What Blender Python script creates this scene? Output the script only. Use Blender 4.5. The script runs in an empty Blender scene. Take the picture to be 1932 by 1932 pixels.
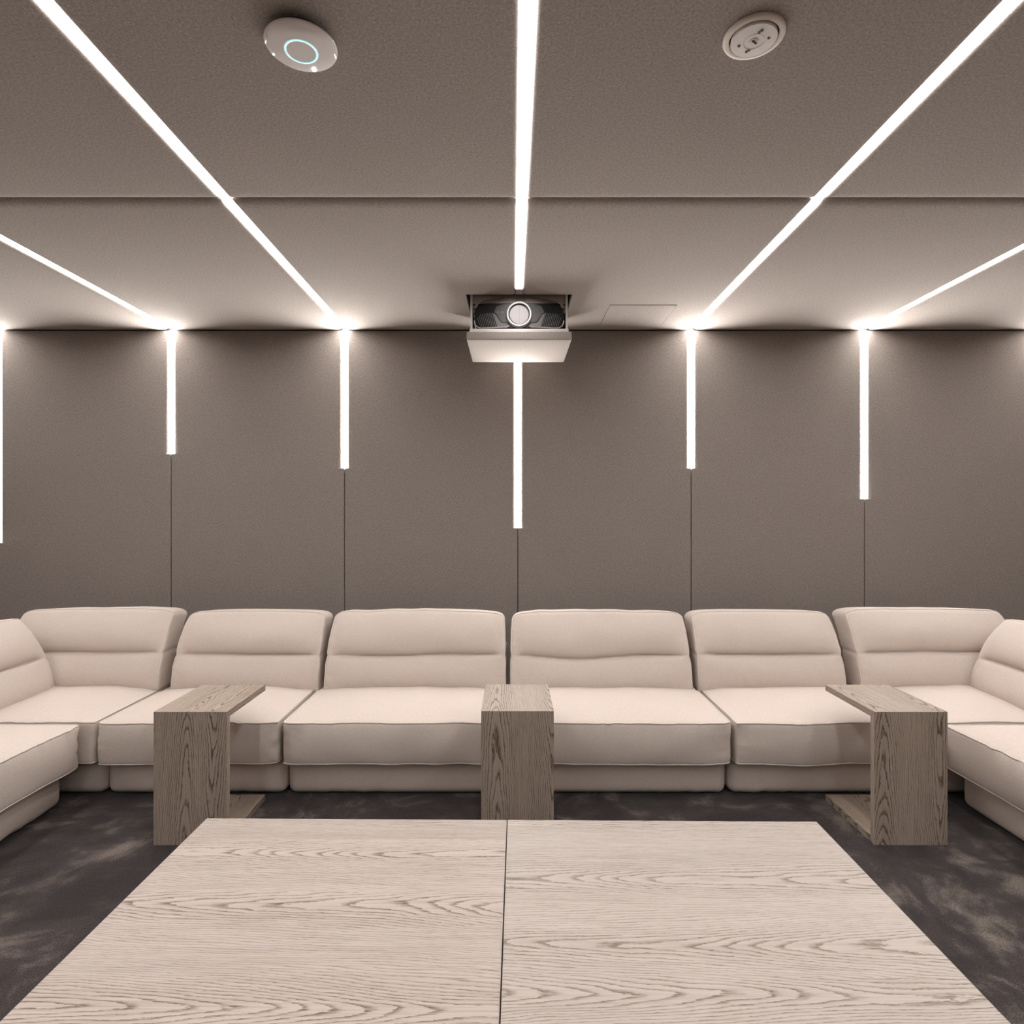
import bpy, bmesh, math, random
from mathutils import Vector, noise as mnoise

# ------------------------------------------------------------------ camera, world, exposure
sc = bpy.context.scene
col = sc.collection
F_PX, CAM_Z = 1145.0, 1.40
cam_d = bpy.data.cameras.new('camera'); cam = bpy.data.objects.new('camera', cam_d); col.objects.link(cam)
cam_d.sensor_width = 36.0; cam_d.sensor_fit = 'HORIZONTAL'; cam_d.lens = F_PX / 1932 * 36.0
cam_d.clip_start = 0.02
cam.location = (0, 0, CAM_Z); cam.rotation_euler = (math.pi / 2, 0, 0)
sc.camera = cam
world = bpy.data.worlds.new('world'); sc.world = world; world.use_nodes = True
world.node_tree.nodes['Background'].inputs[0].default_value = (0, 0, 0, 1)
vs = sc.view_settings
vs.view_transform = 'Standard'; vs.look = 'None'; vs.gamma = 1.0; vs.use_curve_mapping = False
vs.exposure = 0.0
STRIP_CEIL, STRIP_WALL = 38.0, 132.0   # radiance of the LED diffusers
STRIP_COL = (1.0, 0.965, 0.945)
cy = sc.cycles
cy.use_denoising = True; cy.max_bounces = 5; cy.diffuse_bounces = 4; cy.glossy_bounces = 3; cy.use_adaptive_sampling = True; cy.adaptive_threshold = 0.06; cy.adaptive_min_samples = 16
cy.sample_clamp_indirect = 6.0; cy.blur_glossy = 0.5; cy.caustics_reflective = False; cy.caustics_refractive = False
try:
    cy.denoiser = 'OPENIMAGEDENOISE'; cy.denoising_input_passes = 'RGB_ALBEDO_NORMAL'; cy.denoising_prefilter = 'ACCURATE'
except Exception: pass

# ------------------------------------------------------------------ room measures (metres)
WALL_Y, CEIL_Z = 4.10, 2.63       # faces of the back wall panels and of the ceiling panels
SIDE_X, FRONT_Y = 4.0, -4.0
JX0, JDX = 0.0394, 1.1717
JX = [JX0 + JDX * k for k in range(-3, 4)]
SEAM_Y = 2.40

# ------------------------------------------------------------------ node helpers
def mat_new(name):
    m = bpy.data.materials.new(name); m.use_nodes = True
    nt = m.node_tree; nt.nodes.clear()
    out = nt.nodes.new('ShaderNodeOutputMaterial'); b = nt.nodes.new('ShaderNodeBsdfPrincipled')
    nt.links.new(b.outputs[0], out.inputs[0])
    return m, nt, b
def N(nt, t, **kw):
    n = nt.nodes.new(t)
    for k, v in kw.items(): setattr(n, k, v)
    return n
def L(nt, a, b): nt.links.new(a, b)
def M(nt, op, a, b=None, c=None):
    n = nt.nodes.new('ShaderNodeMath'); n.operation = op
    for i, x in enumerate((a, b, c)):
        if x is None: continue
        if isinstance(x, (int, float)): n.inputs[i].default_value = x
        else: nt.links.new(x, n.inputs[i])
    return n.outputs[0]
def XYZ(nt, x, y, z):
    n = nt.nodes.new('ShaderNodeCombineXYZ')
    for i, v in enumerate((x, y, z)):
        if isinstance(v, (int, float)): n.inputs[i].default_value = v
        else: nt.links.new(v, n.inputs[i])
    return n.outputs[0]
def NOISE(nt, vec, scale, detail=2.0, rough=0.5, dist=0.0):
    n = nt.nodes.new('ShaderNodeTexNoise')
    n.inputs['Scale'].default_value = scale; n.inputs['Detail'].default_value = detail
    n.inputs['Roughness'].default_value = rough; n.inputs['Distortion'].default_value = dist
    if vec is not None: nt.links.new(vec, n.inputs['Vector'])
    return n.outputs['Fac']
def RAMP(nt, fac, stops):
    n = nt.nodes.new('ShaderNodeValToRGB'); r = n.color_ramp
    while len(r.elements) < len(stops): r.elements.new(0.5)
    for e, (p, c) in zip(r.elements, stops):
        e.position = p; e.color = c if len(c) == 4 else (*c, 1)
    nt.links.new(fac, n.inputs[0])
    return n.outputs[0]
def MIX(nt, fac, a, b, mode='MIX'):
    n = nt.nodes.new('ShaderNodeMix'); n.data_type = 'RGBA'; n.blend_type = mode
    for i, x in ((0, fac), (6, a), (7, b)):
        if isinstance(x, (int, float)): n.inputs[i].default_value = x
        elif isinstance(x, tuple): n.inputs[i].default_value = (*x, 1)
        else: nt.links.new(x, n.inputs[i])
    return n.outputs[2]
def BUMP(nt, b, h, strength, dist):
    n = nt.nodes.new('ShaderNodeBump'); n.inputs['Strength'].default_value = strength
    n.inputs['Distance'].default_value = dist; nt.links.new(h, n.inputs['Height'])
    nt.links.new(n.outputs[0], b.inputs['Normal'])
def OBJC(nt): return nt.nodes.new('ShaderNodeTexCoord').outputs['Object']
def SCALED(nt, vec, s):
    n = nt.nodes.new('ShaderNodeMapping'); n.inputs['Scale'].default_value = s; nt.links.new(vec, n.inputs[0])
    return n.outputs[0]

def plain(name, colr, rough=0.5, metal=0.0, spec=0.5, coat=0.0):
    m, nt, b = mat_new(name)
    c = OBJC(nt); f = NOISE(nt, c, 60, 3)
    lo = tuple(x * 0.96 for x in colr); hi = tuple(min(1, x * 1.04) for x in colr)
    L(nt, MIX(nt, f, lo, hi), b.inputs['Base Color'])
    b.inputs['Roughness'].default_value = rough; b.inputs['Metallic'].default_value = metal
    b.inputs['Specular IOR Level'].default_value = spec; b.inputs['Coat Weight'].default_value = coat
    return m
def emit(name, colr, strength):
    m, nt, b = mat_new(name)
    b.inputs['Base Color'].default_value = (0.8, 0.8, 0.8, 1)
    b.inputs['Emission Color'].default_value = (*colr, 1); b.inputs['Emission Strength'].default_value = strength
    return m

def fabric(name, lo, hi, weave, bump, sheen=0.0, blot=0.0):
    m, nt, b = mat_new(name)
    c = OBJC(nt)
    n1 = NOISE(nt, SCALED(nt, c, (1, 1, 0.35)), weave, 1, 0.6)
    n2 = NOISE(nt, SCALED(nt, c, (0.35, 0.35, 1)), weave, 1, 0.6)
    w = M(nt, 'MULTIPLY', M(nt, 'ADD', n1, n2), 0.5)
    n3 = NOISE(nt, c, 2.2, 3)
    f = M(nt, 'ADD', w, M(nt, 'MULTIPLY', M(nt, 'SUBTRACT', n3, 0.5), blot))
    L(nt, RAMP(nt, f, [(0.34, lo), (0.66, hi)]), b.inputs['Base Color'])
    b.inputs['Roughness'].default_value = 0.95; b.inputs['Specular IOR Level'].default_value = 0.1
    b.inputs['Sheen Weight'].default_value = sheen; b.inputs['Sheen Roughness'].default_value = 0.5
    if bump > 0: BUMP(nt, b, n1, bump, 0.002)
    return m

def wood(name, light, dark, contrast=1.0, plank=0.19, seed=0.0):
    m, nt, b = mat_new(name)
    uv = nt.nodes.new('ShaderNodeUVMap'); uv.uv_map = 'grain'
    sp = nt.nodes.new('ShaderNodeSeparateXYZ'); L(nt, uv.outputs[0], sp.inputs[0])
    u, v = sp.outputs[0], sp.outputs[1]
    pv = M(nt, 'DIVIDE', v, plank)
    idx = M(nt, 'FLOOR', pv); vl = M(nt, 'MULTIPLY', M(nt, 'SUBTRACT', M(nt, 'FRACT', pv), 0.5), plank)
    wn = N(nt, 'ShaderNodeTexWhiteNoise', noise_dimensions='1D'); L(nt, M(nt, 'ADD', idx, 0.37 + seed), wn.inputs['W'])
    wc = nt.nodes.new('ShaderNodeSeparateColor'); L(nt, wn.outputs['Color'], wc.inputs[0])
    r1, r2, r3 = wc.outputs[0], wc.outputs[1], wc.outputs[2]
    un = M(nt, 'ADD', u, M(nt, 'MULTIPLY', r1, 9.0))
    nl = NOISE(nt, XYZ(nt, M(nt, 'MULTIPLY', un, 1.3), M(nt, 'MULTIPLY', v, 6), M(nt, 'MULTIPLY', r2, 11)), 1.0, 1.5)
    nm = NOISE(nt, XYZ(nt, M(nt, 'MULTIPLY', un, 7), M(nt, 'MULTIPLY', v, 38), M(nt, 'MULTIPLY', r3, 11)), 1.0, 2)
    nf = NOISE(nt, XYZ(nt, M(nt, 'MULTIPLY', un, 70), M(nt, 'MULTIPLY', v, 420), 3.1), 1.0, 2)
    vc = M(nt, 'SUBTRACT', vl, M(nt, 'MULTIPLY', M(nt, 'SUBTRACT', r2, 0.5), plank * 0.7))
    hyp = M(nt, 'SQRT', M(nt, 'ADD', M(nt, 'MULTIPLY', vc, vc), 0.0010))
    sgn = M(nt, 'SUBTRACT', M(nt, 'MULTIPLY', M(nt, 'GREATER_THAN', r3, 0.5), 2.0), 1.0)
    Fv = M(nt, 'MULTIPLY', hyp, 140.0)
    Fv = M(nt, 'ADD', Fv, M(nt, 'MULTIPLY', M(nt, 'MULTIPLY', un, sgn), M(nt, 'ADD', 5.0, M(nt, 'MULTIPLY', r1, 5.0))))
    Fv = M(nt, 'ADD', Fv, M(nt, 'MULTIPLY', nl, 10.0))
    Fv = M(nt, 'ADD', Fv, M(nt, 'MULTIPLY', nm, 1.5))
    Fv = M(nt, 'ADD', Fv, M(nt, 'MULTIPLY', nf, 0.42))
    g = M(nt, 'FRACT', Fv)
    line = RAMP(nt, g, [(0.0, (0.6,) * 3), (0.05, (1,) * 3), (0.20, (0.60,) * 3), (0.38, (0.10,) * 3), (0.96, (0,) * 3), (1.0, (0.55,) * 3)])
    pores = NOISE(nt, XYZ(nt, M(nt, 'MULTIPLY', un, 22), M(nt, 'MULTIPLY', v, 520), 7.7), 1.0, 2)
    pr = RAMP(nt, pores, [(0.42, (1,) * 3), (0.64, (0.35,) * 3)])
    streak = NOISE(nt, XYZ(nt, M(nt, 'MULTIPLY', un, 5), M(nt, 'MULTIPLY', v, 260), 1.7), 1.0, 3)
    band = NOISE(nt, XYZ(nt, M(nt, 'MULTIPLY', un, 0.8), M(nt, 'MULTIPLY', v, 14), 5.7), 1.0, 2)
    flank = RAMP(nt, M(nt, 'DIVIDE', M(nt, 'ABSOLUTE', vc), plank * 0.5), [(0.10, (1,) * 3), (0.75, (0.6,) * 3)])
    fac = M(nt, 'MULTIPLY', M(nt, 'MULTIPLY', M(nt, 'MULTIPLY', line, pr), flank), 1.05 * contrast)
    fac = M(nt, 'ADD', fac, M(nt, 'MULTIPLY', M(nt, 'SUBTRACT', 0.55, streak), 0.75 * contrast))
    fac = M(nt, 'ADD', fac, M(nt, 'MULTIPLY', M(nt, 'SUBTRACT', band, 0.5), 0.35))
    fac.node.use_clamp = True
    cr = MIX(nt, fac, light, dark)
    tone = M(nt, 'ADD', 0.94, M(nt, 'MULTIPLY', r1, 0.10))
    n = nt.nodes.new('ShaderNodeVectorMath'); n.operation = 'SCALE'; L(nt, cr, n.inputs[0]); L(nt, tone, n.inputs['Scale'])
    L(nt, n.outputs[0], b.inputs['Base Color'])
    b.inputs['Roughness'].default_value = 0.55; b.inputs['Specular IOR Level'].default_value = 0.25
    return m

def carpet(name):
    m, nt, b = mat_new(name)
    c = SCALED(nt, OBJC(nt), (-1, 1, 1))
    w = NOISE(nt, c, 1.1, 2)
    sh = nt.nodes.new('ShaderNodeVectorMath'); sh.operation = 'ADD'; L(nt, c, sh.inputs[0])
    L(nt, XYZ(nt, M(nt, 'MULTIPLY', w, 0.9), M(nt, 'MULTIPLY', w, -0.5), 0), sh.inputs[1])
    n1 = NOISE(nt, SCALED(nt, sh.outputs[0], (1.0, 0.75, 1)), 4.4, 4, 0.60, 0.15)
    n2 = NOISE(nt, SCALED(nt, sh.outputs[0], (0.8, 1.2, 1)), 8.5, 3, 0.6, 0.3)
    pile = NOISE(nt, c, 190, 3, 0.75)
    f = M(nt, 'ADD', M(nt, 'MULTIPLY', n1, 0.66), M(nt, 'MULTIPLY', n2, 0.34))
    patch = RAMP(nt, f, [(0.43, (0,) * 3), (0.525, (0.13,) * 3), (0.575, (0.5,) * 3), (0.64, (1,) * 3)])
    cr = MIX(nt, patch, CARPET_DARK, CARPET_LIGHT)
    cr = MIX(nt, 1.0, cr, RAMP(nt, pile, [(0.32, (0.30,) * 3), (0.68, (1.7,) * 3)]), 'MULTIPLY')
    L(nt, cr, b.inputs['Base Color'])
    b.inputs['Roughness'].default_value = 0.9; b.inputs['Specular IOR Level'].default_value = 0.1
    b.inputs['Sheen Weight'].default_value = 0.12
    BUMP(nt, b, pile, 0.6, 0.006)
    return m

CARPET_DARK, CARPET_LIGHT = (0.026, 0.0182, 0.0186), (0.155, 0.128, 0.109)
MT = {
    'wall': fabric('grey_wall_fabric', (0.180, 0.155, 0.139), (0.325, 0.284, 0.256), 310, 0.0, 0.0, 0.05),
    'ceil': fabric('greige_ceiling_fabric', (0.258, 0.225, 0.203), (0.430, 0.382, 0.349), 400, 0.0, 0.0, 0.05),
    'sofa': fabric('beige_sofa_cloth', (0.540, 0.462, 0.405), (0.630, 0.550, 0.492), 420, 0.35, 0.08, 0.08),
    'piping': fabric('beige_piping_cloth', (0.56, 0.50, 0.46), (0.65, 0.59, 0.55), 500, 0.2),
    'oak': wood('pale_oak', (0.435, 0.372, 0.328), (0.135, 0.088, 0.058), 1.05, 0.26),
    'oak_grey': wood('pale_greyed_oak', (0.445, 0.384, 0.342), (0.160, 0.122, 0.088), 1.05, 0.28, 2.0),
    'oak2': wood('greyed_oak', (0.360, 0.290, 0.236), (0.075, 0.050, 0.034), 1.15, 0.21, 5.0),
    'carpet': carpet('aubergine_carpet'),
    'dark': plain('dark_void', (0.018, 0.017, 0.017), 0.9),
    'groove': plain('groove_backing_black', (0.02, 0.018, 0.017), 0.9),  # near-black backing behind the panels, visible in the joints
    'led_ceiling': emit('ceiling_led_diffuser', STRIP_COL, STRIP_CEIL),
    'led_wall': emit('wall_led_diffuser', STRIP_COL, STRIP_WALL),
    'white': plain('white_plastic', (0.86, 0.82, 0.79), 0.7, spec=0.2),
    'ivory': plain('ivory_plastic', (0.82, 0.75, 0.68), 0.7, spec=0.2),
    'gloss': plain('glossy_white_plastic', (0.90, 0.86, 0.84), 0.08, spec=0.7, coat=0.5),
    'cyan': emit('cyan_status_ring', (0.33, 0.80, 0.88), 0.85),
    'wmetal': plain('white_metal', (0.70, 0.67, 0.65), 0.4),
    'beige_metal': plain('beige_metal', (0.42, 0.36, 0.31), 0.5, 0.2),
    'silver': plain('silver_trim', (0.74, 0.70, 0.68), 0.28, 0.6),
    'black': plain('black_plastic', (0.012, 0.0125, 0.013), 0.35, spec=0.25),
    'smoke': plain('dark_grey_plastic', (0.060, 0.055, 0.055), 0.4),
    'mesh': plain('grey_mesh_plastic', (0.17, 0.15, 0.145), 0.5),
    'slat': plain('grey_slat_plastic', (0.20, 0.20, 0.20), 0.4),
    'shutter': plain('pale_lens_shutter', (0.47, 0.44, 0.43), 0.5),
    'cable': plain('black_cable', (0.015, 0.015, 0.015), 0.6),
    'foot': plain('black_foot', (0.02, 0.02, 0.02), 0.5),
}

# ------------------------------------------------------------------ object helpers
def link(o, parent=None):
    col.objects.link(o)
    if parent is not None: o.parent = parent
    return o
def empty(name, loc=(0, 0, 0), rz=0.0):
    o = bpy.data.objects.new(name, None); link(o); o.location = loc; o.rotation_euler = (0, 0, rz); o.empty_display_size = 0.1
    return o
def tag(o, label, cat, group=None):
    o['label'] = label; o['category'] = cat
    if group: o['group'] = group
    return o
def mesh_obj(name, verts, faces, mat, parent=None, smooth=False, loc=None):
    me = bpy.data.meshes.new(name); me.from_pydata([tuple(v) for v in verts], [], faces)
    bm = bmesh.new(); bm.from_mesh(me); bmesh.ops.recalc_face_normals(bm, faces=bm.faces); bm.to_mesh(me); bm.free()
    me.materials.append(mat)
    if smooth:
        me.polygons.foreach_set('use_smooth', [True] * len(me.polygons))
    o = bpy.data.objects.new(name, me); link(o, parent)
    if loc: o.location = loc
    return o
class MB:
    def __init__(s): s.v = []; s.f = []
    def add(s, v, f):
        n = len(s.v); s.v += [tuple(x) for x in v]; s.f += [[i + n for i in q] for q in f]
    def box(s, x0, x1, y0, y1, z0, z1):
        s.add([(x, y, z) for x in (x0, x1) for y in (y0, y1) for z in (z0, z1)],
              [(0, 1, 3, 2), (4, 6, 7, 5), (0, 4, 5, 1), (2, 3, 7, 6), (0, 2, 6, 4), (1, 5, 7, 3)])
        return s
    def tube(s, pts, r, seg=6, closed=False):
        pts = [Vector(p) for p in pts]; n = len(pts); rings = []
        up = None
        for i, p in enumerate(pts):
            a = pts[i - 1] if (i > 0 or closed) else p
            b = pts[(i + 1) % n] if (i < n - 1 or closed) else p
            t = (b - a).normalized()
            if up is None:
                up = Vector((0, 0, 1)) if abs(t.z) < 0.9 else Vector((0, 1, 0))
            sd = t.cross(up)
            if sd.length < 1e-5: sd = t.cross(Vector((1, 0.3, 0.2)))
            sd.normalize(); up = sd.cross(t).normalized()
            rings.append([p + (sd * math.cos(2 * math.pi * k / seg) + up * math.sin(2 * math.pi * k / seg)) * r for k in range(seg)])
        v = [q for ring in rings for q in ring]; f = []
        for i in range(n if closed else n - 1):
            j = (i + 1) % n
            for k in range(seg): f.append([i * seg + k, i * seg + (k + 1) % seg, j * seg + (k + 1) % seg, j * seg + k])
        if not closed: f += [list(range(seg)), [(n - 1) * seg + k for k in range(seg)]]
        s.add(v, f); return s
    def lathe(s, prof, seg=48, axis='z', c=(0, 0, 0)):
        v = []; f = []; n = len(prof)
        for k in range(seg):
            a = 2 * math.pi * k / seg
            for r, h in prof:
                p = (r * math.cos(a), r * math.sin(a), h) if axis == 'z' else (r * math.cos(a), h, r * math.sin(a))
                v.append((p[0] + c[0], p[1] + c[1], p[2] + c[2]))
        for k in range(seg):
            j = (k + 1) % seg
            for i in range(n - 1): f.append([k * n + i, k * n + i + 1, j * n + i + 1, j * n + i])
        if prof[0][0] > 1e-6: pass
        s.add(v, f); return s
    def prism_y(s, poly, y0, y1):     # polygon in xz, extruded along y
        n = len(poly)
        s.add([(x, y0, z) for x, z in poly] + [(x, y1, z) for x, z in poly],
              [list(range(n)), [2 * n - 1 - i for i in range(n)]] + [[i, (i + 1) % n, n + (i + 1) % n, n + i] for i in range(n)])
        return s
    def build(s, name, mat, parent=None, smooth=False, loc=None):
        return mesh_obj(name, s.v, s.f, mat, parent, smooth, loc)
def struct(o): o['kind'] = 'structure'; return o

def grain_box(name, x0, x1, y0, y1, z0, z1, mat, parent, grain, off=(0, 0), bev=0.0012, across=None):
    """a board with uv: u along the grain axis, v across it, in metres"""
    bm = bmesh.new(); bmesh.ops.create_cube(bm, size=1.0)
    for v in bm.verts:
        v.co = Vector(((x0 + x1) / 2 + v.co.x * (x1 - x0), (y0 + y1) / 2 + v.co.y * (y1 - y0), (z0 + z1) / 2 + v.co.z * (z1 - z0)))
    if bev: bmesh.ops.bevel(bm, geom=bm.edges[:], offset=bev, segments=2, affect='EDGES')
    uvl = bm.loops.layers.uv.new('grain')
    for f in bm.faces:
        n = f.normal; ax = max(range(3), key=lambda i: abs(n[i]))
        others = [i for i in range(3) if i != ax]
        if grain in others: ua = grain; va = [i for i in others if i != grain][0]
        else: ua, va = others
        for l in f.loops: l[uvl].uv = (l.vert.co[ua] + off[0], l.vert.co[va] + off[1])
    me = bpy.data.meshes.new(name); bm.to_mesh(me); bm.free(); me.materials.append(mat)
    o = bpy.data.objects.new(name, me); link(o, parent)
    return o

def grain_prism(name, prof, x0, x1, mat, parent, grain, off):
    """board with a mitred profile in yz, extruded along x; uv u along the grain axis"""
    bm = bmesh.new(); n = len(prof)
    va = [bm.verts.new((x0, y, z)) for y, z in prof]; vb = [bm.verts.new((x1, y, z)) for y, z in prof]
    bm.faces.new(va); bm.faces.new(list(reversed(vb)))
    for i in range(n): bm.faces.new((va[i], vb[i], vb[(i + 1) % n], va[(i + 1) % n]))
    bmesh.ops.recalc_face_normals(bm, faces=bm.faces)
    bmesh.ops.bevel(bm, geom=bm.edges[:], offset=0.0008, segments=1, affect='EDGES')
    uvl = bm.loops.layers.uv.new('grain')
    for f in bm.faces:
        nn = f.normal; ax = max(range(3), key=lambda i: abs(nn[i])); oth = [i for i in range(3) if i != ax]
        if grain in oth: ua = grain; va_ = [i for i in oth if i != grain][0]
        else: ua, va_ = oth
        for l in f.loops: l[uvl].uv = (l.vert.co[ua] + off[0], l.vert.co[va_] + off[1])
    me = bpy.data.meshes.new(name); bm.to_mesh(me); bm.free(); me.materials.append(mat)
    o = bpy.data.objects.new(name, me); link(o, parent)
    return o

def rbox(hx, hy, hz, r, n, deform=None):
    """rounded box on a dense grid; deform(Vector) shapes it. Returns verts, faces, map"""
    def lines(h, k):
        e = [0, 0.18, 0.42, 0.70, 1.0]
        a = [-h + r * x for x in e]; b = [h - r * x for x in reversed(e)]
        m = [(-h + r) + (2 * h - 2 * r) * i / k for i in range(1, k)]
        return a + m + b
    ls = [lines(h, k) for h, k in zip((hx, hy, hz), n)]
    H = (hx, hy, hz)
    def mp(c, extra=0.0):
        inner = Vector([max(-h + r, min(h - r, x)) for x, h in zip(c, H)])
        d = Vector(c) - inner
        p = inner + d.normalized() * (r + extra) if d.length > 1e-9 else Vector(c)
        return deform(p) if deform else p
    idx = {}; verts = []; faces = []
    def vid(c):
        k = tuple(round(x, 6) for x in c)
        if k not in idx: idx[k] = len(verts); verts.append(mp(c))
        return idx[k]
    for ax in range(3):
        a, b = [i for i in range(3) if i != ax]
        for sgn in (-1, 1):
            for i in range(len(ls[a]) - 1):
                for j in range(len(ls[b]) - 1):
                    q = []
                    for di, dj in ((0, 0), (1, 0), (1, 1), (0, 1)):
                        c = [0, 0, 0]; c[ax] = sgn * H[ax]; c[a] = ls[a][i + di]; c[b] = ls[b][j + dj]
                        q.append(vid(c))
                    faces.append(q)
    return verts, faces, mp
def span(a, b, n): return [a + (b - a) * i / n for i in range(n + 1)]
def n3(x, y, z): return mnoise.noise(Vector((x, y, z)))
def sstep(a, b, x):
    t = max(0.0, min(1.0, (x - a) / (b - a))); return t * t * (3 - 2 * t)

# ------------------------------------------------------------------ padded panels
def panel(name, u0, u1, v0, v1, place, mat, parent, soft=(), thick=0.026, cuts=(), div=6, notch=(), lit=()):
    """padded fabric panel in (u,v); place(u,v,h) -> xyz with h the height of the face. soft: sides with a wide rounded edge"""
    R = {}
    for s in ('u0', 'u1', 'v0', 'v1'):
        R[s] = (0.060, 0.019) if s in soft else ((0.036, 0.0105) if s in lit else (0.005, 0.004))
    fr = [0, 0.04, 0.12, 0.25, 0.42, 0.65, 1.0]
    def lines(a, b, sa, sb, extra):
        l = {a + R[sa][0] * x for x in fr} | {b - R[sb][0] * x for x in fr}
        la, lb = a + R[sa][0], b - R[sb][0]
        l |= {la + (lb - la) * i / div for i in range(1, div)}
        l = {x for x in l if all(abs(x - e) > 0.012 for e in extra)} | set(extra)
        return sorted(l)
    NW, ND = 0.036, 0.0105
    us = lines(u0, u1, 'u0', 'u1', [c for q in cuts for c in q[:2] if u0 < c < u1])
    vs_ = lines(v0, v1, 'v0', 'v1', [c for q in cuts for c in q[2:] if v0 < c < v1])
    for sd, w, ve in notch:
        us = sorted(set(us) | {(u0 + w + NW * x) if sd == 'u0' else (u1 - w - NW * x) for x in fr})
        vs_ = sorted(set(vs_) | {ve, ve - 0.004, ve - 0.0015})
    def nprof(d):
        if d >= NW: return 0.0
        t = 1 - max(0.0, d) / NW
        return ND * (1 - math.sqrt(max(0.0, 1 - t * t)))
    def prof(d, s):
        r, h = R[s]
        if d >= r: return 0.0
        t = 1 - d / r
        return h * (1 - math.sqrt(max(0.0, 1 - t * t)))
    def hgt(u, v):
        h = max(prof(u - u0, 'u0'), prof(u1 - u, 'u1'), prof(v - v0, 'v0'), prof(v1 - v, 'v1'))
        for sd, w, ve in notch:
            if v >= ve: h = max(h, nprof((u - u0 - w) if sd == 'u0' else (u1 - w - u)))
        return -h
    verts = []; grid = {}
    for i, u in enumerate(us):
        for j, v in enumerate(vs_):
            grid[i, j] = len(verts); verts.append(place(u, v, hgt(u, v)))
    faces = []; cnt = {}
    for i in range(len(us) - 1):
        for j in range(len(vs_) - 1):
            cu, cv = (us[i] + us[i + 1]) / 2, (vs_[j] + vs_[j + 1]) / 2
            if any(q[0] < cu < q[1] and q[2] < cv < q[3] for q in cuts): continue
            if any(cv > ve and (cu < u0 + w if sd == 'u0' else cu > u1 - w) for sd, w, ve in notch): continue
            q = [grid[i, j], grid[i + 1, j], grid[i + 1, j + 1], grid[i, j + 1]]; faces.append(q)
            for k in range(4):
                e = (q[k], q[(k + 1) % 4]); ke = tuple(sorted(e)); cnt.setdefault(ke, []).append(e)
    back = {}
    inv = {g: ij for ij, g in grid.items()}
    def bk(g):
        if g not in back:
            i, j = inv[g]; back[g] = len(verts); verts.append(place(us[i], vs_[j], -thick))
        return back[g]
    for ke, es in cnt.items():
        if len(es) == 1:
            a, b = es[0]; faces.append([a, b, bk(b), bk(a)])
    used = sorted({i for f in faces for i in f}); rm = {g: i for i, g in enumerate(used)}
    o = mesh_obj(name, [verts[g] for g in used], [[rm[i] for i in f] for f in faces], mat, parent)
    o.data.polygons.foreach_set('use_smooth', [True] * len(o.data.polygons))
    md = o.modifiers.new('edge', 'EDGE_SPLIT'); md.split_angle = math.radians(50)
    return o

# ------------------------------------------------------------------ room shell
TH = 0.026
floor = struct(MB().box(-SIDE_X - .2, SIDE_X + .2, FRONT_Y - .2, WALL_Y + .2, -0.12, 0).build('floor', MT['carpet']))
# projector shaft opening
PX0 = 0.0405; HOLE = (PX0 - 0.302, PX0 + 0.302, 3.432, 3.962)
HATCH = (0.579, 0.981, 3.600, 3.990)
cb = MB(); z0, z1 = CEIL_Z + TH, CEIL_Z + 0.14
X0, X1, Y0, Y1 = -SIDE_X - .2, SIDE_X + .2, FRONT_Y - .2, WALL_Y + .2
cb.box(X0, X1, Y0, HOLE[2], z0, z1); cb.box(X0, X1, HOLE[3], Y1, z0, z1)
cb.box(X0, HOLE[0], HOLE[2], HOLE[3], z0, z1); cb.box(HOLE[1], X1, HOLE[2], HOLE[3], z0, z1)
a, b, c, d = HOLE
cb.box(a - .02, b + .02, c - .02, c, z1, z1 + .30); cb.box(a - .02, b + .02, d, d + .02, z1, z1 + .30)
cb.box(a - .02, a, c, d, z1, z1 + .30); cb.box(b, b + .02, c, d, z1, z1 + .30)
cb.box(a - .02, b + .02, c - .02, d + .02, z1 + .30, z1 + .32)
ceiling = struct(cb.build('ceiling', MT['groove']))
wall_back = struct(MB().box(-SIDE_X - .2, SIDE_X + .2, WALL_Y + TH, WALL_Y + .2, 0, CEIL_Z + TH).build('wall_back', MT['groove']))
wall_left = struct(MB().box(-SIDE_X - .2, -SIDE_X - TH, FRONT_Y, WALL_Y + TH, 0, CEIL_Z + TH).build('wall_left', MT['groove']))
wall_right = struct(MB().box(SIDE_X + TH, SIDE_X + .2, FRONT_Y, WALL_Y + TH, 0, CEIL_Z + TH).build('wall_right', MT['groove']))
wall_front = struct(MB().box(-SIDE_X - .2, SIDE_X + .2, FRONT_Y - .2, FRONT_Y - TH, 0, CEIL_Z + TH).build('wall_front', MT['groove']))
G = 0.0022
SLOT = 0.0215                    # half width of the recessed light slots
wall_ends = [1.192, 1.794, 1.697, 1.293, 1.697, 1.4895, 1.13]
edges = [-SIDE_X] + JX + [SIDE_X]
rows = [(FRONT_Y, -0.05), (-0.05, SEAM_Y), (SEAM_Y, WALL_Y - 0.001)]
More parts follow.
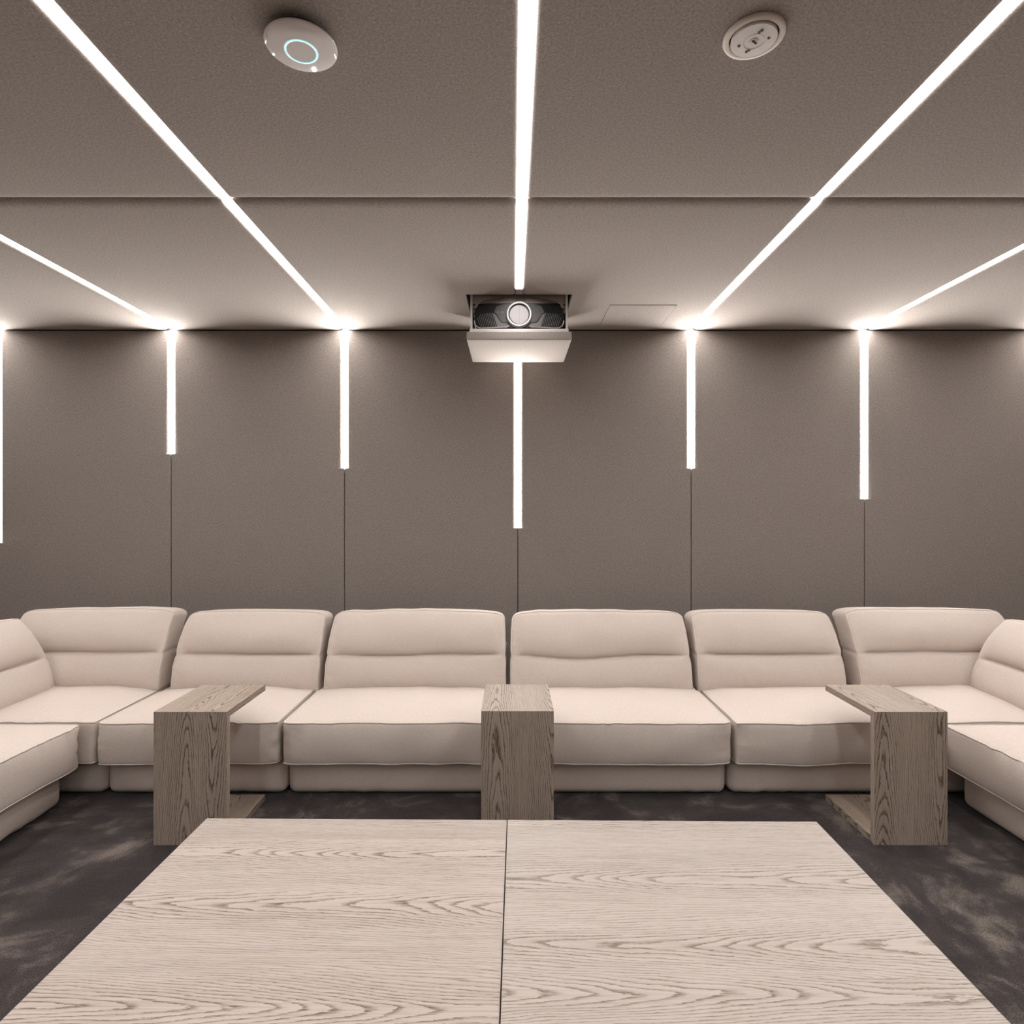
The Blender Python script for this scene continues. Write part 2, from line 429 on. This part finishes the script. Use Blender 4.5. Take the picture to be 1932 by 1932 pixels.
for i in range(len(edges) - 1):
    u0, u1 = edges[i] + G, edges[i + 1] - G
    for j, (v0, v1) in enumerate(rows):
        soft = (['v0'] if j > 0 else []) + (['v1'] if j < 2 else [])
        cuts = [q for q in (HOLE, HATCH)] if j == 2 else []
        cuts = [(max(q[0], u0 - .02), min(q[1], u1 + .02), q[2], q[3]) for q in cuts if q[0] < u1 and q[1] > u0]
        ua = edges[i] + (SLOT if i > 0 else G); ub = edges[i + 1] - (SLOT if i < len(JX) else G)
        panel('ceiling_panel', ua, ub, v0 + G, v1 - G, lambda u, v, h: (u, v, CEIL_Z - h), MT['ceil'], ceiling, soft, TH, cuts,
              lit=(['u0'] if i > 0 else []) + (['u1'] if i < len(JX) else []))
    nt_ = ([('u0', SLOT - G, wall_ends[i - 1])] if i > 0 else []) + ([('u1', SLOT - G, wall_ends[i])] if i < len(JX) else [])
    panel('wall_panel', u0, u1, 0.002, CEIL_Z - 0.004, lambda u, v, h: (u, WALL_Y - h, v), MT['wall'], wall_back, (), TH, notch=nt_)
    panel('wall_panel', u0, u1, 0.002, CEIL_Z - 0.004, lambda u, v, h: (u, FRONT_Y + h, v), MT['wall'], wall_front, (), TH)
ys = [FRONT_Y, -2.6, -1.2, 0.1, 1.4, 2.75, WALL_Y]
for i in range(len(ys) - 1):
    panel('wall_panel', ys[i] + G, ys[i + 1] - G, 0.002, CEIL_Z - 0.004, lambda u, v, h: (-SIDE_X + h, u, v), MT['wall'], wall_left, (), TH)
    panel('wall_panel', ys[i] + G, ys[i + 1] - G, 0.002, CEIL_Z - 0.004, lambda u, v, h: (SIDE_X - h, u, v), MT['wall'], wall_right, (), TH)
panel('ceiling_panel', JX0 - SLOT + .0006, JX0 + SLOT - .0006, 3.356, HOLE[2], lambda u, v, h: (u, v, CEIL_Z - h), MT['ceil'], ceiling, (), TH, (), 2)
panel('ceiling_panel', JX0 - SLOT + .0006, JX0 + SLOT - .0006, HOLE[3], WALL_Y - .004, lambda u, v, h: (u, v, CEIL_Z - h), MT['ceil'], ceiling, (), TH, (), 2)
# flush access hatch in the ceiling beside the projector
panel('access_hatch', HATCH[0] + .0022, HATCH[1] - .0022, HATCH[2] + .0022, HATCH[3] - .0022,
      lambda u, v, h: (u, v, CEIL_Z - h - 0.003), MT['ceil'], ceiling, (), TH)

# ------------------------------------------------------------------ LED light strips
SW, DEEP = 0.0213, 0.0130        # half width of the diffuser, depth of its face below the panels
def strip_prof(): return [(-SW, -TH + .001), (-SW, -DEEP - .001), (-SW + .001, -DEEP), (SW - .001, -DEEP), (SW, -DEEP - .001), (SW, -TH + .001)]
def extrude(prof, fn, t0, t1):
    n = len(prof); mb = MB()
    mb.add([fn(p, h, t0) for p, h in prof] + [fn(p, h, t1) for p, h in prof],
           [list(range(n)), list(range(n, 2 * n))] + [[i, (i + 1) % n, n + (i + 1) % n, n + i] for i in range(n)])
    return mb
wl = ['long LED strip on back wall, second strip out from the ceiling above the wireless access point side',
      'shortest LED strip on back wall, ending highest above the sofa',
      'short LED strip on back wall between shortest strip and projector',
      'LED strip on back wall running down directly behind the projector',
      'short LED strip on back wall beside the ceiling access hatch',
      'medium length LED strip on back wall, next one past the access hatch strip',
      'longest LED strip on back wall, ending lowest, two strips past the access hatch']
wl[0] = 'long LED strip on back wall, outermost, next to the shortest strip'
cl = ['outermost LED strip on ceiling leading to long wall strip beside the shortest one',
      'LED strip on ceiling leading to the shortest wall strip',
      'LED strip on ceiling beyond the wireless access point, leading to short wall strip',
      'central LED strip on ceiling stopping short of the projector opening',
      'LED strip on ceiling beside the round ivory ceiling fitting and access hatch',
      'LED strip on ceiling leading to the medium length wall strip',
      'outermost LED strip on ceiling leading to the longest wall strip']
for k, x in enumerate(JX):
    top = CEIL_Z - 0.0005 if k != 3 else CEIL_Z - 0.004
    o = extrude(strip_prof(), lambda p, h, t: (p, -h, t), wall_ends[k] + .0005, top).build('wall_light_strip', MT['led_wall'], None, False, (x, WALL_Y, 0))
    tag(o, wl[k], 'light strip', 'LED strips on the back wall')
    yend = 3.3555 if k == 3 else WALL_Y + 0.006
    o = extrude(strip_prof(), lambda p, h, t: (p, t, -h), FRONT_Y + 0.1, yend).build('ceiling_light_strip', MT['led_ceiling'], None, False, (x, 0, CEIL_Z))
    tag(o, cl[k], 'light strip', 'LED strips on the ceiling')

# ------------------------------------------------------------------ sofa modules
SEAT_Z0, SEAT_Z1 = 0.188, 0.388
def make_seat(parent, w, d, seed, x0=0.0, y0=0.0, bulge=0.016):
    """seat cushion, front edge at y0; side = -1/+1 gives a second open front on that side"""
    hx, hy, hz = w / 2, d / 2, (SEAT_Z1 - SEAT_Z0) / 2
    cx, cyy, cz = x0, y0 + hy, (SEAT_Z0 + SEAT_Z1) / 2
    r = 0.014
    def deform(p):
        u, v, t = p.x / hx, p.y / hy, p.z / hz
        X, Y, Z = p.x, p.y, p.z
        T = sstep(-0.3, 1.0, t)
        dome = (1 - min(1, abs(u)) ** 3.2) * (1 - min(1, abs(v)) ** 3.0)
        Z += 0.030 * T * dome
        Z += T * 0.004 * n3(X * 5 + seed, Y * 5, 1.3) * (0.4 + dome)
        edge_w = 0.0075 * n3(X * 3.1, seed * 3.7, 0.2) + 0.003 * n3(X * 9, seed, 4.4)
        Z += edge_w * (1 if t > -0.5 else 1.3)
        fw = sstep(0.55, 1.0, -v)
        Y -= fw * bulge * (1 - min(1, abs(u)) ** 6) * (1 - t * t)
        # gathers below the piping and at the corners
        near = math.exp(-max(0.0, hz - p.z) / 0.035)
        g = n3(X * 34, seed * 1.9, Z * 4) * 0.0120 * near * sstep(0.0, 0.25, n3(X * 1.7, seed, 7.0) + 0.15)
        cr = math.exp(-(hx - abs(p.x)) / 0.045)
        g += n3(X * 20, Z * 46 + seed, 2.0) * 0.010 * cr
        Y -= fw * g
        Y -= fw * 0.006 * n3(X * 6, Z * 9, seed + 3)
        # rounded plan corners
        k = math.exp(-((hx - abs(p.x)) / 0.02)) * fw
        Y += 0.010 * k
        sw = sstep(0.75, 1.0, abs(u))
        X += math.copysign(1, X) * sw * (0.003 * (1 - t * t) + 0.0015 * n3(Y * 9, Z * 9, seed + 8))
        return Vector((X + cx, Y + cyy, Z + cz))
    v, f, mp = rbox(hx, hy, hz, r, (56, 34, 12), deform)
    seat = mesh_obj('seat_cushion', v, f, MT['sofa'], parent, True)
    top = [(x, -hy, hz) for x in span(-hx, hx, 90)]
    left = [(-hx, y, hz) for y in span(hy * 0.6, -hy, 30)]
    right = [(hx, y, hz) for y in span(-hy, hy * 0.6, 30)]
    path = left[:-1] + top + right[1:]
    MB().tube([mp(c, 0.0016) for c in path], 0.0044).build('piping', MT['piping'], seat, True)
    bot = [(-hx, y, -hz) for y in span(hy * 0.2, -hy, 12)][:-1] + [(x, -hy, -hz) for x in span(-hx, hx, 90)] + [(hx, y, -hz) for y in span(-hy, hy * 0.2, 12)][1:]
    MB().tube([mp(c, 0.0014) for c in bot], 0.0042).build('piping', MT['piping'], seat, True)
    return seat
def make_back(parent, w, seed, x0=0.0, y0=0.535, seam=(0.0, 0.0), topwave=0.006, rot=None, height=0.430, lift=0.0, rz=0.0, org=None):
    hx, hy, hz = w / 2, 0.085, height / 2
    r = 0.017
    zc = 0.372 + hz + lift
    holder = Vector(org) if org else Vector((x0, y0, 0))
    ca, sa = math.cos(rz), math.sin(rz)
    def deform(p):
        u, v = p.x / hx, p.y / hy
        t = max(0.0, min(1.0, (p.z + hz) / (2 * hz)))
        X, Y, Z = p.x, p.y, p.z
        F = sstep(-0.2, 1.0, -v)
        uu = min(1.0, abs(u))
        # horizontal stitched crease
        c = 0.475 + seam[0] * math.sin(u * 2.2 + seed) + seam[1] * math.exp(-((u + 0.25) / 0.45) ** 2) + 0.006 * n3(X * 4, seed, 0)
        fade = 1 - sstep(hx - 0.09, hx - 0.008, abs(p.x))
        if t < c: puff = 0.026 * math.sin(math.pi * min(1, t / c)) ** 0.8
        else: puff = 0.034 * math.sin(math.pi * min(1, (t - c) / (1 - c))) ** 0.75
        dd = (t - c)
        crease = 0.034 * math.exp(-abs(dd) / (0.040 if dd > 0 else 0.014))
        Y -= F * puff * (1 - uu ** 5) * (0.6 + 0.4 * fade)
        Y += F * crease * fade * 0.8
        Y += F * 0.008 * n3(X * 5, Z * 7, seed + 2) * (1 - uu ** 6)
        # small creases running from the sides and along the bottom
        Y += F * 0.003 * n3(X * 22, Z * 30, seed) * math.exp(-(hx - abs(p.x)) / 0.05)
        Y += F * 0.006 * n3(X * 26 + Z * 14, Z * 5, seed + 5) * math.exp(-t / 0.10)
        # side notch at the seam
        sd = sstep(0.8, 1.0, uu)
        X -= math.copysign(1, X) * sd * 0.006 * math.exp(-(dd / 0.03) ** 2)
        X -= math.copysign(1, X) * sd * 0.012 * t ** 3
        X += math.copysign(1, X) * sd * 0.0025 * n3(Y * 18, Z * 24, seed + 1)
        # top line
        T = t ** 5
        Z += T * (topwave * (1.2 * n3(X * 2.4, seed * 2.3, 0.7) + 0.5 * n3(X * 8, seed, 3.0)) + 0.012 * (1 - uu ** 4))
        Z -= 0.026 * T * math.exp(-(hx - abs(p.x)) / 0.022)
        # recline
        Y += 0.185 * t ** 1.75
        Z -= 0.02 * t ** 2 * (v * 0.5 + 0.5)
        Yb = Y + hy
        return Vector((holder.x + ca * X - sa * Yb, holder.y + sa * X + ca * Yb, Z + zc))
    v, f, mp = rbox(hx, hy, hz, r, (60, 6, 70), deform)
    bk = mesh_obj('back_cushion', v, f, MT['sofa'], parent, True)
    path = [(-hx, -hy, z) for z in span(-hz, hz, 40)][:-1] + [(x, -hy, hz) for x in span(-hx, hx, 70)] + [(hx, -hy, z) for z in span(hz, -hz, 40)][1:]
    MB().tube([mp(c, 0.0) for c in path], 0.0036).build('piping', MT['piping'], bk, True)
    return bk
def make_base(parent, x0, x1, y0, y1, seed):
    hx, hy, hz = (x1 - x0) / 2, (y1 - y0) / 2, 0.0895
    cx, cyy, cz = (x0 + x1) / 2, (y0 + y1) / 2, 0.005 + hz
    def deform(p):
        u, v, t = p.x / hx, p.y / hy, p.z / hz
        Y = p.y
        fw = sstep(0.7, 1.0, -v)
        Y -= fw * 0.014 * (1 - t * t) * (1 - min(1, abs(u)) ** 8)
        Y -= fw * 0.014 * n3(p.x * 24, p.z * 8, seed) * math.exp(-(p.z + hz) / 0.04) * sstep(0.0, 0.3, n3(p.x * 2.0, seed, 9.0))
        return Vector((p.x + cx, Y + cyy, p.z + cz))
    v, f, mp = rbox(hx, hy, hz, 0.042, (40, 16, 6), deform)
    bs = mesh_obj('base', v, f, MT['sofa'], parent, True)
    for fx in (x0 + .12, x1 - .12):
        for fy in (y0 + .12, y1 - .12):
            MB().lathe([(0, 0), (0.022, 0), (0.025, 0.03), (0, 0.03)], 12, 'z', (fx, fy, 0)).build('foot', MT['foot'], parent)
    return bs
def make_frame(parent, x0, x1, y0=0.865, y1=0.985):
    v, f, mp = rbox((x1 - x0) / 2, (y1 - y0) / 2, 0.20, 0.03, (8, 3, 6), lambda p: Vector((p.x + (x0 + x1) / 2, p.y + (y0 + y1) / 2, p.z + 0.39)))
    mesh_obj('back_frame', v, f, MT['sofa'], parent, True)

SEAT_Y = 2.91
GS = 'beige sectional sofa units'
def straight(label, xa, xb, ba, bb, seed, loc=None, rz=0.0, **kw):
    """xa..xb seat span, ba..bb back cushion span, in module coordinates"""
    t = empty('sofa_unit', loc or (0, SEAT_Y, 0), rz)
    tag(t, label, 'sofa', GS)
    make_base(t, xa + .001, xb - .001, 0.084, 0.985, seed)
    make_seat(t, xb - xa - 0.016, 0.66, seed, (xa + xb) / 2)
    make_frame(t, xa + .01, xb - .01)
    make_back(t, bb - ba, seed, (ba + bb) / 2, **kw)
    return t
straight('wide beige sofa seat with gently sagging back seam, between central and leftward short strip tables', -1.110, -0.022, -1.072, -0.034, 1.0,
         seam=(0.004, -0.02), topwave=0.010)['label'] = 'wide beige sofa unit with nearly level back seam, beside the central side table'
straight('wide beige sofa unit whose back seam dips deeply, below the access hatch', -0.018, 1.062, -0.012, 1.030, 2.3,
         seam=(0.006, -0.055), topwave=0.012, lift=-0.004)
straight('narrower beige sofa unit behind the side table whose open side faces the central table, below the shortest wall strips', -2.003, -1.116, -1.945, -1.102, 3.7,
         seam=(0.003, 0.0), topwave=0.004)['label'] = 'narrower beige sofa unit behind the side table nearest the shortest wall strip'
straight('narrower beige sofa unit between deeply dipped seam unit and corner unit', 1.070, 1.975, 1.060, 1.905, 4.9,
         seam=(0.003, 0.0), topwave=0.004)
def corner(label, sx, xin, seed):
    """corner unit; sx=-1 on the side of the access point, +1 on the other; xin = |x| of its inner edge"""
    t = empty('sofa_corner_unit', (0, SEAT_Y, 0)); tag(t, label, 'sofa', GS)
    xo = 3.055
    a, b = sorted((sx * xin, sx * xo))
    make_base(t, a + .002, b - .002, 0.084, 0.985, seed)
    make_seat(t, b - a - 0.016, 0.975, seed, (a + b) / 2, 0.010, 0.003)
    ra, rb = sorted((sx * (xin + 0.0), sx * 2.93))
    make_back(t, rb - ra, seed, (ra + rb) / 2, 0.53, seam=(0.005, 0.01), topwave=0.006, lift=0.010, height=0.432)
    # second back along the side: its front faces the room centre
    w = 0.500
    make_back(t, w, seed + .7, rz=(math.pi / 2 if sx < 0 else -math.pi / 2), org=(sx * 2.578, 0.275, 0),
              seam=(0.004, 0.0), topwave=0.004)
    return t
corner('beige corner sofa unit with two backs, under the long outermost wall strip', -1, 2.007, 6.1)
corner('beige corner sofa unit with two backs, under the longest wall strip', 1, 1.979, 7.4)
# units along the side walls, seats facing each other
L_UNIT = 1.07
straight('beige side sofa unit running from corner unit below the long outermost wall strip', -L_UNIT / 2, L_UNIT / 2, -L_UNIT / 2 + .02, L_UNIT / 2 - .02, 8.6,
         loc=(-2.060, 2.898 - L_UNIT / 2, 0), rz=math.pi / 2, seam=(0.004, 0.0))
straight('beige side sofa unit running from corner unit below the longest wall strip', -L_UNIT / 2, L_UNIT / 2, -L_UNIT / 2 + .02, L_UNIT / 2 - .02, 9.3,
         loc=(2.058, 2.898 - L_UNIT / 2, 0), rz=-math.pi / 2, seam=(0.004, 0.0))

# ------------------------------------------------------------------ C-shaped side tables
def side_table(label, x0, yf, seed, flip=False, w=0.308, h=0.561, d=0.400, th=0.028):
    t = empty('side_table', (x0, yf, 0)); tag(t, label, 'side table', 'oak side tables in front of the sofa')
    o = (seed * 1.37, seed * 0.61)
    grain_prism('front_panel', [(0, 0), (th, th), (th, h - th), (0, h)], -w / 2, w / 2, MT['oak2'], t, 2, o)
    grain_prism('top_panel', [(0.0002, h), (th, h - th + .0002), (d, h - th), (d, h)], -w / 2, w / 2, MT['oak2'], t, 1, (seed * 2.11, seed * 0.61))
    grain_prism('bottom_panel', [(0.0002, 0), (d, 0), (d, th), (th, th - .0002)], -w / 2, w / 2, MT['oak2'], t, 1, (seed * 0.77, seed * 0.37 + 2.0))
    return t
side_table('oak C-shaped side table in front of the seats below the access point side', -1.352, 2.549, 1.0)['label'] = 'oak C-shaped side table with pointed cathedral grain, below the shortest wall strip'
side_table('oak C-shaped side table standing in line with projector, behind coffee table seam', 0.0232, 2.556, 2.0, w=0.306)
side_table('oak C-shaped side table next to the corner unit below the longest wall strip', 1.676, 2.549, 3.4)

# ------------------------------------------------------------------ coffee tables (two, pushed together)
def coffee_table(label, x0, x1, seed, rot, wd='oak'):
    Hc, d, th = 0.40, 1.02, 0.040
    t = empty('coffee_table', (-0.0155, 1.972, 0), rot); tag(t, label, 'coffee table', 'square oak coffee tables')
    grain_box('top_panel', x0, x1, -d, 0, Hc - th, Hc, MT[wd], t, 0, (seed * 3.1, seed * 0.9), 0.0015)
    for xa in (x0, x1 - th):
        grain_box('side_panel', xa, xa + th, -d, 0, 0.0, Hc - th - .0006, MT[wd], t, 2, (seed * 1.1, xa), 0.0015)
    grain_box('shelf', x0 + th + .001, x1 - th - .001, -d + .03, -.03, 0.05, 0.07, MT[wd], t, 0, (seed, 4.0), 0.001)
    return t
coffee_table('square oak coffee table with brown rounded grain, pushed against greyer one', -0.982, -0.0015, 1.0, -0.0108)['label'] = 'square oak coffee table with warmer brown grain, pushed against the greyer grained one'
coffee_table('square oak coffee table with greyer grain, pushed against the warmer brown one', 0.0015, 1.000, 2.6, -0.0108, 'oak_grey')

# ------------------------------------------------------------------ projector lift and projector
lift = empty('projector_lift', (PX0, 3.435, 2.375)); tag(lift, 'ceiling projector lift with fabric covered lowered lid and white side plates', 'projector lift')
lw, ld = 0.2985, 0.520
v, f, mp = rbox(lw, ld / 2, 0.024, 0.008, (10, 10, 2), lambda p: Vector((p.x, p.y + ld / 2, p.z + 0.024)))
mesh_obj('lid', v, f, MT['ceil'], lift, True)
MB().box(-0.281, 0.281, 0.010, 0.51, 0.0485, 0.0650).build('tray_plate', MT['wmetal'], lift)
for s in (-1, 1):
    sp = MB(); sp.box(s * 0.272 - .0015, s * 0.272 + .0015, 0.035, 0.44, 0.0652, 0.60)
    sp.box(s * 0.272 - .006, s * 0.272 + .006, 0.030, 0.0345, 0.0652, 0.60)
    pl = sp.build('side_plate', MT['wmetal'], lift)
    br = MB(); br.prism_y([(s * .268, .262), (s * .10, .262), (s * .12, .250), (s * .17, .243), (s * .215, .232), (s * .236, .215), (s * .246, .192), (s * .249, .168), (s * .262, .16), (s * .268, .19)], 0.046, 0.052)
    bo = br.build('bracket', MT['beige_metal'], lift)
    for zz, xx in ((0.212, 0.258), (0.188, 0.256)):
        MB().lathe([(0, -0.003), (0.006, -0.003), (0.006, 0.0), (0, 0.0)], 12, 'y', (s * xx, 0.0458, zz)).build('screw', MT['smoke'], bo)
MB().box(-0.268, 0.268, 0.054, 0.062, 0.225, 0.285).build('cross_bar', MT['beige_metal'], lift)
for x_, w_ in ((-0.20, 0.10), (0.12, 0.08)):
    pts = [(x_ + w_ * math.cos(a), 0.10 + 0.02 * math.sin(2 * a), 0.305 + 0.028 * math.sin(a)) for a in span(0, 2 * math.pi, 28)][:-1]
    MB().tube(pts, 0.006, 8, True).build('cable', MT['cable'], lift, True)

pr = empty('projector', (PX0, 3.455, 2.4405)); tag(pr, 'black home cinema projector with silver lens ring on lowered tray', 'projector')
S = 0.003022
def px(x, y): return ((x - 979.5) * S, (617.5 - y) * S + 0.0065)
v, f, mp = rbox(0.250, 0.20, 0.0685, 0.03, (8, 8, 6), lambda p: Vector((p.x, p.y + 0.225, p.z + 0.0755)))
mesh_obj('body', v, f, MT['black'], pr, True)
half = [(979.5, 570), (950, 570), (920, 570.3), (911, 571.5), (903, 574.5), (898, 579.5), (895.5, 586), (895, 595), (895.2, 604), (896.5, 609.5), (899, 613.5), (903, 616), (908, 617), (940, 616), (979.5, 616)]
outl = [px(x, y) for x, y in half] + [px(1959 - x, y) for x, y in reversed(half[1:-1])]
fp = MB().prism_y(outl, 0.006, 0.030).build('front_panel', MT['black'], pr)
cp = [(979.5, 571.5), (953, 571.5), (937, 576), (931.5, 588), (936, 590), (945, 604), (948, 606), (957, 607), (979.5, 610)]
cpo = [px(x, y) for x, y in cp] + [px(1959 - x, y) for x, y in reversed(cp[1:-1])]
MB().prism_y(cpo, 0.002, 0.006).build('centre_panel', MT['smoke'], pr)
for sd in (0, 1):
    mx = (lambda x: 1959 - x) if sd else (lambda x: x)
    mg = [(930.5, 589.5), (935.5, 591.5), (944, 605), (947.5, 607.6), (957.5, 608.6), (958.8, 611.5), (956.5, 613.6), (938, 614.3)]
    mo = MB().prism_y([px(mx(x), y) for x, y in mg], 0.0030, 0.0060).build('vent_mesh', MT['mesh'], pr)
    for k in range(10):
        xt = 900.5 + 3.15 * k; xb = xt + 6.0; yt = 592 - 0.4 * k if k > 1 else 598 - 4 * k; yb = 614.5
        wv = 0.75
        MB().prism_y([px(mx(xt), yt), px(mx(xt + wv), yt), px(mx(xb + wv), yb), px(mx(xb), yb)], 0.0005, 0.0060).build('vent_slat', MT['slat'], pr)
    tp = [(895.3, 603), (895.6, 607), (896.8, 610.5), (899, 613.6), (902.5, 616), (907, 616.9), (920, 616.6), (940, 615.6), (956.5, 615.2), (961, 611.6)]
    MB().tube([(px(mx(x), y)[0], 0.004, px(mx(x), y)[1]) for x, y in tp], 0.0030, 8).build('trim', MT['silver'], pr, True)
cxl, czl = px(979.5, 592)
MB().lathe([(0.0590, 0.012), (0.0600, -0.010), (0.0630, -0.014), (0.0690, -0.014), (0.0735, -0.009), (0.0752, 0.004), (0.0752, 0.012)], 64, 'y', (cxl, 0, czl)).build('lens_ring', MT['silver'], pr, True)
MB().lathe([(0.0500, 0.0055), (0.0592, 0.0055), (0.0592, -0.009), (0.0585, -0.009), (0.0575, 0.003), (0.0500, 0.003)], 64, 'y', (cxl, 0, czl)).build('lens_barrel', MT['black'], pr, True)
for s in (-1, 1):
    pts = [(cxl + s * 0.0004, czl - 0.002 + 0.0535 * q) for q in (-1, 1)]
    arc = [(cxl + s * max(0.0004, 0.0535 * math.cos(a)), czl - 0.002 + 0.0535 * math.sin(a)) for a in span(-math.pi / 2, math.pi / 2, 28)]
    MB().prism_y(arc, -0.002 + 0.0008 * s, 0.0029).build('lens_shutter', MT['shutter'], pr)
for k, (x_, h_) in enumerate(((937.5, 2.6), (940.6, 3.2), (945.6, 3.4), (948.6, 3.4))):
    a = px(x_, 587 + h_ / 2); b = px(x_ + 0.7, 587 - h_ / 2)
    MB().box(a[0], b[0], 0.0012, 0.0022, a[1], b[1]).build('lettering', MT['slat'], pr)
for s in (-1, 1):
    for yy in (0.05, 0.38):
        MB().lathe([(0, 0.0), (0.010, 0.0), (0.012, 0.012), (0, 0.012)], 12, 'z', (s * 0.212, yy, 0)).build('foot', MT['silver'], pr)

# ------------------------------------------------------------------ ceiling devices
ap = empty('wireless_access_point', (-0.548, 1.578, CEIL_Z)); tag(ap, 'glossy white domed wireless access point with glowing blue ring on ceiling', 'access point')
MB().lathe([(0, 0.0), (0.070, 0.0), (0.074, -0.016), (0, -0.016)], 64).build('mount_plate', MT['smoke'], ap)
R = 0.0915
prof = [(0.0, -0.0160), (R * .96, -0.0160), (R, -0.0185)] + [(R * math.cos(a), -0.0185 - 0.0165 * math.sin(a)) for a in span(0.12, math.pi / 2, 26)]
MB().lathe(prof, 96).build('dome', MT['gloss'], ap, True)
rp = 0.0395
zr = -0.0185 - 0.0165 * math.sqrt(1 - (rp / R) ** 2)
MB().lathe([(rp - .0027, zr + .0002), (rp - .0027, zr - .0008), (rp + .0027, zr - .0005), (rp + .0027, zr + .0004)], 96).build('status_ring', MT['cyan'], ap, True)

sp_ = empty('ceiling_fitting', (0.624, 1.566, CEIL_Z)); tag(sp_, 'round ivory ceiling fitting with screwed cover plate and slotted centre', 'ceiling fitting')
MB().lathe([(0.0615, 0.0), (0.0760, 0.0), (0.0765, -0.005), (0.0745, -0.0085), (0.0625, -0.0105), (0.0610, -0.0095), (0.0605, 0.0)], 96).build('flange', MT['ivory'], sp_, True)
MB().lathe([(0.0, -0.0005), (0.0605, -0.0005), (0.0603, -0.0015), (0.0, -0.0015)], 64).build('gap_plate', MT['black'], sp_)
MB().lathe([(0.0, -0.0040), (0.0560, -0.0040), (0.0572, -0.0120), (0.0560, -0.0150), (0.0320, -0.0165), (0.0, -0.0165)], 96).build('cover_plate', MT['white'], sp_)
MB().lathe([(0.0250, -0.0160), (0.0250, -0.0172), (0.0256, -0.0172), (0.0256, -0.0160)], 64).build('groove_ring', MT['ivory'], sp_)
MB().lathe([(0.0, -0.0160), (0.0115, -0.0160), (0.0113, -0.0180), (0.0, -0.0182)], 48).build('slot_disc', MT['ivory'], sp_)
ca, sa = math.cos(-0.95), math.sin(-0.95)
def bar(cx_, cy_, l, w, ang, z0, z1):
    c_, s_ = math.cos(ang), math.sin(ang)
    P = [(cx_ + c_ * a - s_ * b, cy_ + s_ * a + c_ * b) for a, b in ((-l, -w), (l, -w), (l, w), (-l, w))]
    m = MB(); m.add([(x, y, z0) for x, y in P] + [(x, y, z1) for x, y in P], [[0, 1, 2, 3], [4, 5, 6, 7]] + [[i, (i + 1) % 4, 4 + (i + 1) % 4, 4 + i] for i in range(4)])
    return m
bar(0.001, -0.001, 0.0085, 0.0021, 0.62, -0.0197, -0.0170).build('slot', MT['black'], sp_)
for hx_, hy_ in ((0.006, -0.0365), (0.0015, -0.0305), (0.0335, -0.0125), (-0.0330, 0.0140), (-0.0060, 0.0340), (-0.0015, 0.0285)):
    MB().lathe([(0, -0.0150), (0.0036, -0.0150), (0.0034, -0.0182), (0, -0.0182)], 16, 'z', (hx_, hy_, 0)).build('screw', MT['smoke'], sp_)
